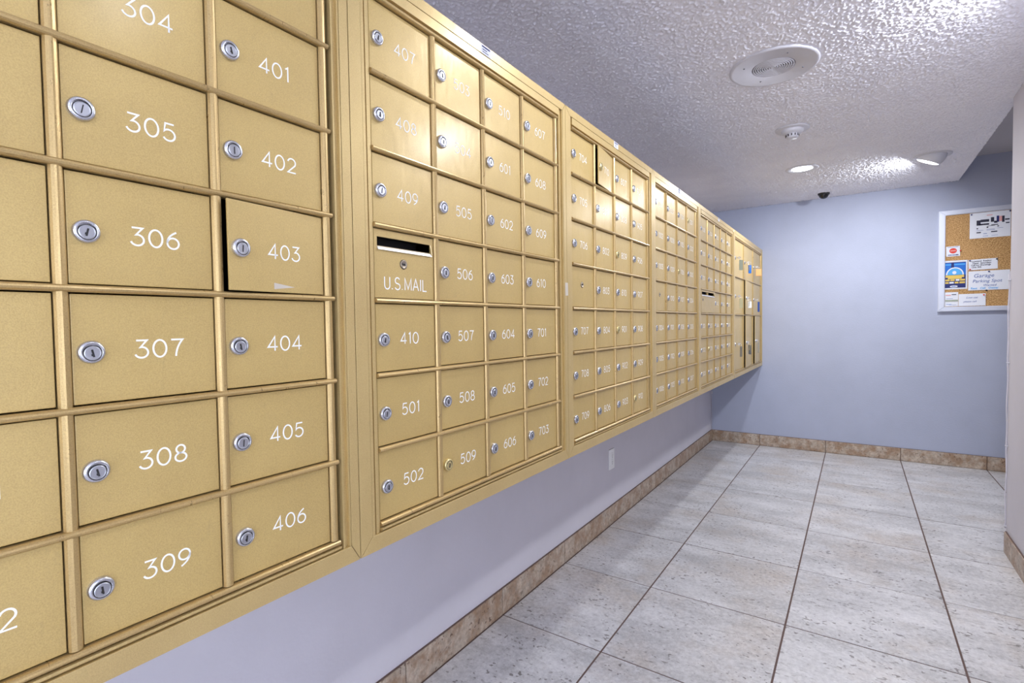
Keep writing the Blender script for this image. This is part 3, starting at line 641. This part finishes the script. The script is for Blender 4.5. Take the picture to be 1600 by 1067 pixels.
# event poster
o, W_, H_ = paper('event_poster', 1.273, 1.407, .582, .800, 'blue and yellow event poster with a white border at left of the board', 'poster')
patch(o, 'poster_ground', .03, .93, .05, .94, W_, H_, 'navy', .0014); patch(o, 'poster_sky', .03, .93, .50, .92, W_, H_, 'blue', .0017)
patch(o, 'banner', .05, .90, .84, .88, W_, H_, 'sky', .002); patch(o, 'banner', .30, .42, .76, .92, W_, H_, 'navy', .0021)
blob(o, 'arch_band', .46, .50, .052, .058, W_, H_, 'paper', .0019, a0=0, a1=180); blob(o, 'arch', .46, .50, .044, .050, W_, H_, 'sky', .0021, a0=0, a1=180); blob(o, 'globe', .44, .58, .012, .012, W_, H_, 'paper', .0023)
patch(o, 'headline', .06, .86, .41, .49, W_, H_, 'yellow', .0018); patch(o, 'headline', .16, .76, .36, .41, W_, H_, 'yellow', .0018)
for k, (a, b, v_) in enumerate([(.05,.24,.29),(.27,.46,.29),(.50,.66,.29),(.68,.90,.29),(.05,.20,.20),(.23,.42,.20),(.46,.62,.20),(.66,.90,.20)]): patch(o, 'schedule', a, b, v_, v_+.06, W_, H_, 'yellow' if k % 3 != 2 else 'paper', .0018)
blob(o, 'logo_plate', .42, .10, .023, .0075, W_, H_, 'paper', .0018); patch(o, 'logo_print', .32, .50, .09, .11, W_, H_, 'blue', .0021)
# handwritten strip note
o, W_, H_ = paper('strip_note', 1.412, 1.574, .721, .799, 'narrow white note with four printed lines beside the blue poster', rot=-.02)
for k, (s_, u) in enumerate([('Licensed  Realtor', .12), ('Open  Saturdays', .14), ('Call for Showings', .09), ('Unit 305', .11)]): words(o, s_, u, .76-.19*k, .0155, W_, H_, 'inkblk', bold=.0003)
pin(o, .05, .92, W_, H_); pin(o, .97, .90, W_, H_, 'black'); pin(o, .05, .08, W_, H_, 'red')
# garage note
o, W_, H_ = paper('garage_note', 1.412, 1.640, .568, .711, 'large white handwritten note reading Garage Parking Spot', lift=.0022)
words(o, 'Garage', .12, .66, .040, W_, H_, 'penblue', shear=.2); words(o, 'Parking Spot', .10, .40, .032, W_, H_, 'penblue', shear=.2)
words(o, 'Wanted', .36, .20, .022, W_, H_, 'penblue', shear=.3); words(o, 'Rent   Call   Owner', .06, .06, .019, W_, H_, 'sky', shear=.1, bold=.0004)
pin(o, .5, .95, W_, H_); pin(o, .45, -.02, W_, H_, 'black')
# business cards
for k, (z0, z1, lb, cc) in enumerate([(.522,.560,'upper business card with dark red stroke at the lower left board corner','pink'), (.487,.522,'middle tan-striped business card at the lower left board corner','yellow'), (.453,.486,'lowest white and blue business card at the lower left board corner','penblue')]):
    o, W_, H_ = paper('business_card', 1.279, 1.356, z0, z1, lb, 'card')
    if k == 0: patch(o, 'print', .05, .45, .30, .5, W_, H_, cc); patch(o, 'print', .5, .85, .45, .6, W_, H_, 'inkblk')
    if k == 1: patch(o, 'print', .02, .98, .08, .42, W_, H_, 'taggreen'); patch(o, 'print', .1, .6, .65, .72, W_, H_, 'penblue')
    if k == 2: patch(o, 'print', .1, .5, .45, .52, W_, H_, 'blue'); patch(o, 'print', .3, .85, .30, .35, W_, H_, 'penblue')
# plain index card
o, W_, H_ = paper('index_card', 1.358, 1.511, .453, .543, 'pale handwritten index card at the bottom of the board', lift=.0015)
words(o, 'Lost cat', .28, .62, .020, W_, H_, 'penblue', shear=.3); words(o, 'please call', .18, .30, .018, W_, H_, 'penblue', shear=.3); pin(o, .93, .88, W_, H_, 'red')
